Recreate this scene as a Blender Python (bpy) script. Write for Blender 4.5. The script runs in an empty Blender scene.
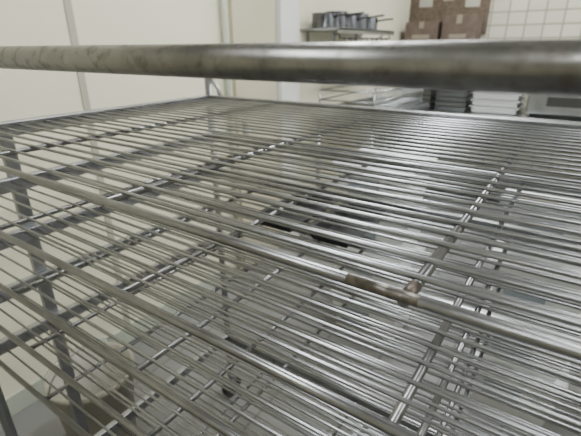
import bpy, bmesh, math, random
from mathutils import Vector, Matrix
random.seed(4)
S=bpy.context.scene

# ---------------- materials ----------------
def mat(name,col,rough=.5,metal=0,noise=0,nscale=20,col2=None,bump=0,emit=None,es=1,grime=0):
    m=bpy.data.materials.new(name); m.use_nodes=True
    nt=m.node_tree; b=nt.nodes['Principled BSDF']
    b.inputs['Base Color'].default_value=(*col,1)
    b.inputs['Roughness'].default_value=rough
    b.inputs['Metallic'].default_value=metal
    if noise or bump or col2:
        tc=nt.nodes.new('ShaderNodeTexCoord'); n=nt.nodes.new('ShaderNodeTexNoise')
        n.inputs['Scale'].default_value=nscale; n.inputs['Detail'].default_value=3
        nt.links.new(tc.outputs['Object'],n.inputs['Vector'])
        r=nt.nodes.new('ShaderNodeValToRGB')
        c2=col2 or tuple(c*(1-noise) for c in col)
        r.color_ramp.elements[0].position=.33; r.color_ramp.elements[1].position=.67
        r.color_ramp.elements[0].color=(*c2,1); r.color_ramp.elements[1].color=(*col,1)
        nt.links.new(n.outputs['Fac'],r.inputs['Fac']); out=r.outputs['Color']
        if grime:
            n2=nt.nodes.new('ShaderNodeTexNoise'); n2.inputs['Scale'].default_value=nscale*3.5; n2.inputs['Detail'].default_value=6
            nt.links.new(tc.outputs['Object'],n2.inputs['Vector'])
            mr=nt.nodes.new('ShaderNodeMapRange'); mr.inputs[1].default_value=.50; mr.inputs[2].default_value=.72; mr.inputs[3].default_value=0; mr.inputs[4].default_value=grime
            nt.links.new(n2.outputs['Fac'],mr.inputs[0])
            mx=nt.nodes.new('ShaderNodeMixRGB'); mx.inputs[2].default_value=(.09,.075,.06,1)
            nt.links.new(mr.outputs[0],mx.inputs[0]); nt.links.new(out,mx.inputs[1]); out=mx.outputs[0]
            ad=nt.nodes.new('ShaderNodeMath'); ad.operation='MULTIPLY_ADD'; ad.inputs[1].default_value=.3; ad.inputs[2].default_value=rough
            nt.links.new(mr.outputs[0],ad.inputs[0]); nt.links.new(ad.outputs[0],b.inputs['Roughness'])
        nt.links.new(out,b.inputs['Base Color'])
        if bump:
            bp=nt.nodes.new('ShaderNodeBump'); bp.inputs['Strength'].default_value=bump; bp.inputs['Distance'].default_value=.001
            nt.links.new(n.outputs['Fac'],bp.inputs['Height']); nt.links.new(bp.outputs['Normal'],b.inputs['Normal'])
    if emit:
        b.inputs['Emission Color'].default_value=(*emit,1); b.inputs['Emission Strength'].default_value=es
    return m
def tile(name,c1,c2,mortar,w,h,rough=.3,offset=0.5,axis='XZ',msize=.006):
    m=bpy.data.materials.new(name); m.use_nodes=True
    nt=m.node_tree; b=nt.nodes['Principled BSDF']; b.inputs['Roughness'].default_value=rough
    tc=nt.nodes.new('ShaderNodeTexCoord'); sp=nt.nodes.new('ShaderNodeSeparateXYZ'); cb=nt.nodes.new('ShaderNodeCombineXYZ')
    nt.links.new(tc.outputs['Object'],sp.inputs[0])
    nt.links.new(sp.outputs[axis[0]],cb.inputs[0]); nt.links.new(sp.outputs[axis[1]],cb.inputs[1])
    br=nt.nodes.new('ShaderNodeTexBrick'); br.offset=offset
    br.inputs['Color1'].default_value=(*c1,1); br.inputs['Color2'].default_value=(*c2,1); br.inputs['Mortar'].default_value=(*mortar,1)
    br.inputs['Scale'].default_value=1; br.inputs['Mortar Size'].default_value=msize
    br.inputs['Brick Width'].default_value=w; br.inputs['Row Height'].default_value=h
    nt.links.new(cb.outputs[0],br.inputs['Vector']); nt.links.new(br.outputs['Color'],b.inputs['Base Color'])
    return m
M={}
M['rod']=mat('wire_steel',(.37,.375,.395),.28,1,noise=.25,nscale=14)
M['tube']=mat('brushed_tube_steel',(.25,.245,.24),.31,1,noise=.3,nscale=26,bump=.08,grime=.6)
M['edge']=mat('edge_rod_steel',(.27,.27,.28),.29,1,noise=.3,nscale=18)
M['frame']=mat('frame_steel',(.34,.345,.36),.36,1,noise=.2,nscale=20)
M['rust']=mat('rusty_weld',(.25,.225,.205),.38,1,noise=.6,nscale=110)
M['tip']=mat('rusty_tip',(.15,.12,.10),.45,.85,noise=.4,nscale=90)
M['wall']=mat('cream_wall_panel',(.76,.725,.57),.45,0,noise=.04,nscale=2)
M['seam']=mat('panel_seam',(.40,.38,.31),.5)
M['door']=mat('tan_door_paint',(.54,.49,.37),.45,0,noise=.06,nscale=3)
M['white']=mat('white_paint',(.74,.74,.71),.4)
M['green']=mat('dull_green_paint',(.42,.45,.38),.5)
M['ss']=mat('stainless_sheet',(.42,.43,.45),.3,1,noise=.2,nscale=8)
M['pot']=mat('aluminium_pot',(.25,.25,.255),.35,1,noise=.3,nscale=30)
M['dark']=mat('dark_iron',(.05,.05,.05),.5,.3)
M['plastic']=mat('white_plastic',(.76,.77,.79),.35)
M['yellow']=mat('pale_yellow_plastic',(.64,.47,.12),.5)
M['blue']=mat('grey_blue_plastic',(.28,.32,.37),.4)
M['card']=mat('brown_cardboard',(.14,.10,.08),.8,0,noise=.3,nscale=12)
M['tape']=mat('packing_tape',(.26,.22,.17),.4)
M['board']=mat('brown_cork',(.15,.11,.08),.8,0,noise=.4,nscale=30)
M['paper']=mat('notice_paper',(.42,.40,.35),.7)
M['pan']=mat('dark_sheet_pan',(.09,.09,.10),.4,.9,noise=.3,nscale=15)
M['beige']=mat('beige_plastic',(.34,.32,.27),.5)
M['rubber']=mat('rubber',(.03,.03,.03),.7)
M['ceil']=mat('ceiling_tile_white',(.76,.76,.76),.8,0,noise=.08,nscale=60)
M['floor']=tile('quarry_floor_tile',(.19,.188,.186),(.165,.163,.16),(.09,.09,.09),.3,.3,.35,0,'XY')
M['wtile']=tile('glazed_wall_tile',(.60,.58,.49),(.53,.51,.42),(.31,.28,.22),.16,.12,.25,0,'XZ',.008)
M['lamp']=mat('fluorescent_diffuser',(.9,.9,.9),.5,emit=(.96,1,.99),es=18)

# ---------------- mesh helpers ----------------
class B:
    def __init__(s): s.bm=bmesh.new(); s.mats=[]
    def mi(s,m):
        if m not in s.mats: s.mats.append(m)
        return s.mats.index(m)
    def box(s,lo,hi,m,bev=0):
        lo=Vector(lo);hi=Vector(hi)
        r=bmesh.ops.create_cube(s.bm,size=1)
        bmesh.ops.transform(s.bm,matrix=Matrix.Translation((lo+hi)/2)@Matrix.Diagonal((*(hi-lo),1)),verts=r['verts'])
        fs=set(f for v in r['verts'] for f in v.link_faces)
        if bev:
            es=list(set(e for v in r['verts'] for e in v.link_edges))
            q=bmesh.ops.bevel(s.bm,geom=es,offset=bev,segments=2,affect='EDGES',profile=.5)
            fs=set(f for f in fs if f.is_valid)|set(q['faces'])
        for f in fs: f.material_index=s.mi(m)
    def tube(s,pts,r,m,n=10,closed=False):
        pts=[Vector(p) for p in pts]; N=len(pts); rings=[]; up=None
        for i,p in enumerate(pts):
            if closed: t=(pts[(i+1)%N]-pts[i-1]).normalized()
            elif i==0: t=(pts[1]-p).normalized()
            elif i==N-1: t=(p-pts[-2]).normalized()
            else: t=((pts[i+1]-p).normalized()+(p-pts[i-1]).normalized()).normalized()
            if up is None: up=Vector((0,0,1)) if abs(t.z)<.9 else Vector((1,0,0))
            a=t.cross(up).normalized(); b=a.cross(t).normalized(); up=b
            rr=r[i] if isinstance(r,(list,tuple)) else r
            rings.append([s.bm.verts.new(p+a*math.cos(2*math.pi*k/n)*rr+b*math.sin(2*math.pi*k/n)*rr) for k in range(n)])
        idx=s.mi(m)
        for i in range(N if closed else N-1):
            A=rings[i];C=rings[(i+1)%N]
            for k in range(n):
                f=s.bm.faces.new((A[k],A[(k+1)%n],C[(k+1)%n],C[k])); f.material_index=idx; f.smooth=True
        if not closed:
            for R in (rings[0],rings[-1][::-1]):
                f=s.bm.faces.new(R[::-1]); f.material_index=idx
    def lathe(s,c,prof,m,n=32):
        c=Vector(c); rings=[[s.bm.verts.new(c+Vector((math.cos(2*math.pi*k/n)*r,math.sin(2*math.pi*k/n)*r,z))) for k in range(n)] for r,z in prof]
        idx=s.mi(m)
        for A,C in zip(rings,rings[1:]):
            for k in range(n):
                f=s.bm.faces.new((A[k],A[(k+1)%n],C[(k+1)%n],C[k])); f.material_index=idx; f.smooth=True
        f=s.bm.faces.new(rings[0][::-1]); f.material_index=idx
        f=s.bm.faces.new(rings[-1]); f.material_index=idx
    def tray(s,lo,hi,m,t=.002,fl=.012,taper=.01):
        x0,y0,z0=lo;x1,y1,z1=hi
        def loop(i,z): return [s.bm.verts.new(v) for v in ((x0+i,y0+i,z),(x1-i,y0+i,z),(x1-i,y1-i,z),(x0+i,y1-i,z))]
        L=[loop(fl+taper,z0),loop(fl,z1-t),loop(0,z1-t),loop(0,z1),loop(fl+t,z1),loop(fl+taper+t,z0+t)]
        idx=s.mi(m)
        for A,C in zip(L,L[1:]):
            for k in range(4):
                f=s.bm.faces.new((A[k],A[(k+1)%4],C[(k+1)%4],C[k])); f.material_index=idx
        s.bm.faces.new(L[0][::-1]).material_index=idx
        s.bm.faces.new(L[-1]).material_index=idx
    def done(s,name,parent=None):
        me=bpy.data.meshes.new(name); bmesh.ops.recalc_face_normals(s.bm,faces=s.bm.faces); s.bm.to_mesh(me); s.bm.free()
        for m in s.mats: me.materials.append(M[m])
        o=bpy.data.objects.new(name,me); S.collection.objects.link(o)
        if parent: o.parent=parent
        return o
def empty(name):
    o=bpy.data.objects.new(name,None); S.collection.objects.link(o); o.empty_display_size=.1; return o

# ---------------- main rack ----------------
CAMZ=1.5; H=.16
X0,X1=-1.056,.50; Y0,Y1=.25,1.056
def shelf(name,z,par,x0,x1,y0,y1,gap,cross,wr=.0028,fr=.0052):
    b=B()
    n=int(round((y1-y0)/gap)); g=(y1-y0)/n
    for i in range(1,n):
        y=y0+g*i+random.uniform(-.002,.002)
        dz=random.uniform(-.0008,.0008)
        b.tube([(x0+.003,y,z+dz-.001),((x0+x1)/2,y+random.uniform(-.003,.003),z+dz-.0012),(x1-.003,y,z-.001)],wr,'rod',12)
    for cx in cross:
        b.tube([(cx,y0,z-.0072),(cx,y1,z-.0072)],.0048,'edge',12)
    b.tube([(x0,y0,z-.003),(x1,y0,z-.003)],fr,'edge',16)
    b.box((x0-.012,y0-.003,z-.024),(x0+.008,y1+.010,z+.009),'frame',.003)
    b.box((x1-.008,y0-.003,z-.024),(x1+.012,y1+.010,z+.009),'frame',.003)
    b.box((x0-.012,y1-.010,z-.024),(x1+.012,y1+.012,z+.009),'frame',.003)
    return b.done(name,par)
rack=empty('wire_shelving_rack')
lev=[CAMZ-H*k for k in (1.0,1.78,2.58,3.38,4.2)]+[.35]
for i,z in enumerate(lev):
    shelf(f'wire_shelf_{i+1}',z,rack,X0,X1,Y0,Y1,.0310 if i==0 else .0285,[-.80,-.44,-.076,.29],.0026 if i==0 else .0023,.0046 if i==0 else .0054)
b=B()
b.tube([(-.076,Y0+.004,lev[0]-.0065),(-.076,Y0+.024,lev[0]-.0065)],.0052,'tip',12)
b.tube([(-.12,Y0,lev[0]-.003),(-.065,Y0,lev[0]-.003)],.00465,'rust',16)
b.done('weld_marks',rack)
b=B()
ztop=CAMZ-.0105; R=.0128
b.tube([(X0,Y0,ztop),(X1,Y0,ztop)],R,'tube',40)
b.tube([(X0,Y1+.016,ztop),(X1,Y1+.016,ztop)],.010,'tube',20)
for x in (X0,X1): b.tube([(x,Y0,ztop),(x,Y1+.016,ztop)],.010,'tube',20)
b.done('top_rail',rack)
b=B()
for x in (X0-.020,X1+.020):
    for y in (Y0-.006,Y1+.018):
        b.tube([(x,y,.10),(x,y,ztop)],.0125,'frame',20)
    b.box((x-.006,.40,.12),(x+.010,.43,lev[0]-.003),'frame',.002)
b.tube([(X0+.045,Y1+.006,lev[0]),(X0+.03,Y1+.012,lev[0]+.03),(X0+.0,Y1+.018,lev[0]+.055),(X0-.02,Y1+.018,lev[0]+.065)],.007,'frame',12)
b.done('posts',rack)
b=B()
for x in (X0-.018,X1+.018):
    for y in (Y0-.006,Y1+.016):
        b.tube([(x-.014,y,.05),(x+.014,y,.05)],.05,'rubber',24)
        for sx in (-.02,.018): b.box((x+sx,y-.012,.045),(x+sx+.002,y+.012,.105),'frame')
        b.box((x-.022,y-.02,.10),(x+.022,y+.02,.104),'frame')
b.done('casters',rack)

def pan(x,y,z,w=.46,d=.33,m='pan'):
    b=B(); b.tray((x,y,z),(x+w,y+d,z+.025),m); return b.done('sheet_pan')
zw=.0036
pan(-.62,.72,lev[2]+zw,.13,.24)
pan(-.47,.72,lev[2]+zw,.13,.24)
pan(-.38,.60,lev[5]+zw,.6,.4,'ss')

# ---------------- room ----------------
WX=-1.8; BY=5.0; RX=3.0; FY=-2.5; CH=2.9
def simple(name,lo,hi,m,bev=0):
    b=B(); b.box(lo,hi,m,bev); return b.done(name)
simple('floor',(WX-.1,FY-.1,-.1),(RX+.1,BY+.1,0),'floor')
simple('ceiling',(WX-.1,FY-.1,CH),(RX+.1,BY+.1,CH+.1),'ceil')
simple('wall_left',(WX-.1,FY,0),(WX,BY,CH),'wall')
simple('wall_right',(RX,FY,0),(RX+.1,BY,CH),'wall')
simple('wall_back',(WX-.1,BY,0),(RX+.1,BY+.1,CH),'wtile')
simple('wall_front',(WX-.1,FY-.1,0),(RX+.1,FY,CH),'wall')
simple('baseboard_left',(WX,FY,0),(WX+.012,1.85,.10),'green',.003)
for i,y in enumerate((1.03,-.25)):
    simple(f'trim_{i+1}',(WX,y,0.1),(WX+.006,y+.03,CH),'seam')
b=B(); b.tube([(WX+.03,1.93,0),(WX+.03,1.93,CH)],.018,'green',16)
for z in (.5,1.4,2.4): b.box((WX,1.90,z),(WX+.05,1.96,z+.02),'ss')
b.done('wall_pipe')
dr=empty('door_1')
b=B(); b.box((WX+.001,2.0,0.01),(WX+.03,2.42,2.05),'door',.003); b.done('leaf',dr)
b=B(); b.tube([(WX+.03,2.06,1.0),(WX+.07,2.06,1.0),(WX+.07,2.15,1.0)],.009,'ss',12); b.box((WX+.03,2.04,.93),(WX+.034,2.08,1.08),'ss'); b.done('handle',dr)
simple('trim_3',(WX,2.44,0),(WX+.06,2.66,CH),'white',.004)

ps=empty('wall_pot_shelf')
b=B(); b.box((WX,2.75,1.60),(WX+.32,3.75,1.615),'ss',.003)
b.box((WX+.31,2.75,1.58),(WX+.32,3.75,1.615),'ss')
for y in (2.85,3.25,3.65):
    b.box((WX,y,1.40),(WX+.01,y+.02,1.60),'ss'); b.tube([(WX+.01,y+.01,1.42),(WX+.28,y+.01,1.598)],.006,'ss',8)
b.done('shelf_board',ps)
def pot(x,y,z,r,h):
    b=B(); b.lathe((x,y,z),[(r*.9,0),(r,.01),(r,h),(r+.006,h+.003),(r-.004,h+.003),(r-.004,.012)],'pot',28)
    b.tube([(x+r*.98,y,z+h*.75),(x+r+.06,y,z+h*.85),(x+r+.14,y,z+h*.9)],.007,'dark',8)
    b.done('cooking_pot')
for i in range(5):
    pot(WX+.14,2.85+.185*i,1.615,.083,.095+.02*(i%2))
b=B(); b.tube([(WX+.30,2.8,1.55),(WX+.30,3.7,1.55)],.006,'dark',8)
for y in (2.8,3.7): b.tube([(WX+.30,y,1.55),(WX+.30,y,1.60)],.005,'dark',8)
for i in range(9):
    y=2.85+.095*i
    b.tube([(WX+.31,y,1.56),(WX+.315,y,1.34)],.004,'dark',6)
    b.lathe((WX+.315,y,1.29),[(.012,0),(.03,.02),(.036,.05),(.032,.05),(.01,.01)],'pot',14)
b.done('hanging_ladles')

def table(name,x0,x1,y0,y1,h):
    t=empty(name)
    b=B(); b.box((x0,y0,h-.04),(x1,y1,h),'ss',.004)
    b.box((x0+.03,y0+.03,.25),(x1-.03,y1-.03,.27),'ss',.003); b.done('top_and_undershelf',t)
    b=B()
    for x in (x0+.05,x1-.05):
        for y in (y0+.05,y1-.05):
            b.tube([(x,y,0.02),(x,y,h-.035)],.02,'ss',14); b.lathe((x,y,0),[(.025,0),(.025,.02),(.02,.03)],'rubber',14)
    b.done('legs',t)
table('stainless_worktable',-1.70,1.2,4.25,4.95,.90)
table('stainless_worktable',WX+.07,WX+.62,2.80,4.0,1.02)
for x in (-1.58,-1.24):
    for k in range(5):
        b=B(); b.tray((x,4.32,.902+k*.045),(x+.32,4.75,.942+k*.045),'ss'); b.done('hotel_pan')
b=B()
for z in (1.05,1.12,1.19):
    b.tube([(WX+.12,2.85,z),(WX+.57,2.85,z),(WX+.57,3.9,z),(WX+.12,3.9,z)],.006,'ss',8,True)
for i in range(22):
    y=2.86+i*.049
    b.tube([(WX+.57,y,1.03),(WX+.57,y,1.19)],.004,'ss',6); b.tube([(WX+.12,y,1.05),(WX+.57,y,1.05)],.004,'ss',6)
for x in (WX+.12,WX+.57):
    for y in (2.85,3.9): b.tube([(x,y,1.02),(x,y,1.19)],.008,'ss',8)
b.done('dish_drying_rack')
def crate(name,x,y,z,w,d,h,m):
    b=B(); b.tray((x,y,z),(x+w,y+d,z+h),m,.006,.015,.02)
    for q in (.25,.5,.75): b.box((x+.02,y+.006+.012*(1-q),z+h*q-.006),(x+w-.02,y+.02+.012*(1-q),z+h*q+.006),m)
    return b.done(name)
for k in range(4): crate('white_storage_crate',-.90,4.35,.902+k*.062,.42,.45,.058,'plastic')
for k in range(4): crate('white_storage_crate',.55,4.35,.902+k*.062,.42,.45,.058,'plastic')
b=B(); b.box((-.42,4.35,.93),(.40,4.85,1.16),'ss',.01)
b.box((-.35,4.335,.96),(.20,4.35,1.13),'ss',.004); b.box((-.27,4.332,1.0),(.12,4.336,1.08),'dark'); b.tube([(-.33,4.31,1.12),(.18,4.31,1.12)],.008,'ss',10)
for x in (-.31,.16): b.tube([(x,4.31,1.12),(x,4.34,1.12)],.006,'ss',8)
for z in (.99,1.05,1.11): b.tube([(.3,4.325,z),(.3,4.352,z)],.02,'dark',14)
for x in (-.37,.35):
    for y in (4.4,4.8): b.lathe((x,y,.902),[(.02,0),(.02,.03)],'rubber',12)
b.done('countertop_oven')
b=B(); b.box((-1.78,4.975,1.62),(-1.0,4.998,2.35),'board',.004)
for lo,hi in (((-1.78,4.965,1.60),(-1.0,4.985,1.63)),((-1.78,4.965,2.33),(-1.0,4.985,2.36)),((-1.80,4.965,1.60),(-1.77,4.985,2.36)),((-1.01,4.965,1.60),(-.98,4.985,2.36))): b.box(lo,hi,'card')
for (x,z,w,h) in ((-1.70,1.88,.14,.08),(-1.45,1.93,.11,.10),(-1.22,1.86,.14,.07),(-1.66,2.05,.18,.20),(-1.3,2.1,.2,.15)):
    b.box((x,4.972,z),(x+w,4.9755,z+h),'paper')
b.done('notice_board')
simple('wall_shelf',(-1.78,4.62,1.50),(-.98,5.0,1.52),'ss',.003)
for (x,w,h) in ((-1.72,.34,.20),(-1.34,.32,.25)):
    b=B(); b.box((x,4.66,1.521),(x+w,4.94,1.521+h),'card',.003)
    b.box((x+w/2-.025,4.658,1.521+h*.7),(x+w/2+.025,4.945,1.523+h),'tape'); b.box((x+.08,4.657,1.56),(x+w-.08,4.66,1.60),'tape')
    b.done('cardboard_carton')

def stack(x,y,n,w,d,ylab,top):
    for k in range(n):
        h=.225; z=.001+k*(h+.021)
        b=B(); b.tray((x,y,z),(x+w,y+d,z+h),'plastic',.006,.012,.03)
        b.box((x-.004,y-.004,z+h),(x+w+.004,y+d+.004,z+h+.018),'blue' if (k+ylab)%2 else 'plastic',.006)
        b.box((x+w*.2,y+.012,z+.07),(x+w*.6,y+.03,z+.18),'blue')
        if k==n-1 and top:
            b.box((x+w*.15,y+.05,z+h+.018),(x+w*.5,y+d*.6,z+h+.024),'yellow',.002)
        b.done('plastic_storage_bin')
stack(-.95,1.75,4,.40,.36,1,True)
stack(-.18,1.62,4,.36,.40,0,True)
stack(.40,1.5,3,.42,.36,1,False)
b=B(); b.lathe((-1.35,.60,0),[(.12,0),(.15,.34),(.16,.34),(.16,.36),(.145,.36),(.115,.01)],'beige',32)
b.tube([(-1.35,.60-.16*math.cos(a),.34+.13*math.sin(a)) for a in [math.pi*i/12 for i in range(13)]],.004,'ss',6)
b.done('plastic_bucket')

# ---------------- lights ----------------
for i,(x,y) in enumerate(((-.6,-.9),(1.4,-.9),(-.6,1.6),(1.4,1.6),(-.6,3.9),(1.4,3.9))):
    f=empty('ceiling_light')
    b=B(); b.box((x-.16,y-.62,CH-.06),(x+.16,y+.62,CH-.001),'white',.005); b.done('housing',f)
    b=B(); b.box((x-.14,y-.6,CH-.072),(x+.14,y+.6,CH-.06),'lamp'); b.done('diffuser',f)
    l=bpy.data.lights.new('tube_light','AREA'); l.shape='RECTANGLE'; l.size=.28; l.size_y=1.2; l.energy=(7,7,30,27,22,22)[i]; l.color=(.96,1,.99)
    o=bpy.data.objects.new('tube_light',l); o.location=(x,y,CH-.08); S.collection.objects.link(o); o.parent=f
w=bpy.data.worlds.new('w'); S.world=w; w.use_nodes=True
w.node_tree.nodes['Background'].inputs[0].default_value=(.9,.95,1,1); w.node_tree.nodes['Background'].inputs[1].default_value=.3

# ---------------- camera ----------------
c=bpy.data.cameras.new('camera'); co=bpy.data.objects.new('camera',c); S.collection.objects.link(co)
c.lens=417/581*36; c.sensor_width=36; c.clip_start=.01
co.location=(0,0,CAMZ)
co.rotation_euler=(Matrix.Rotation(math.radians(34.5),4,'Z')@Matrix.Rotation(math.radians(90-22.4),4,'X')@Matrix.Rotation(math.radians(-.4),4,'Z')).to_euler()
c.dof.use_dof=True; c.dof.focus_distance=.5; c.dof.aperture_fstop=7
S.camera=co
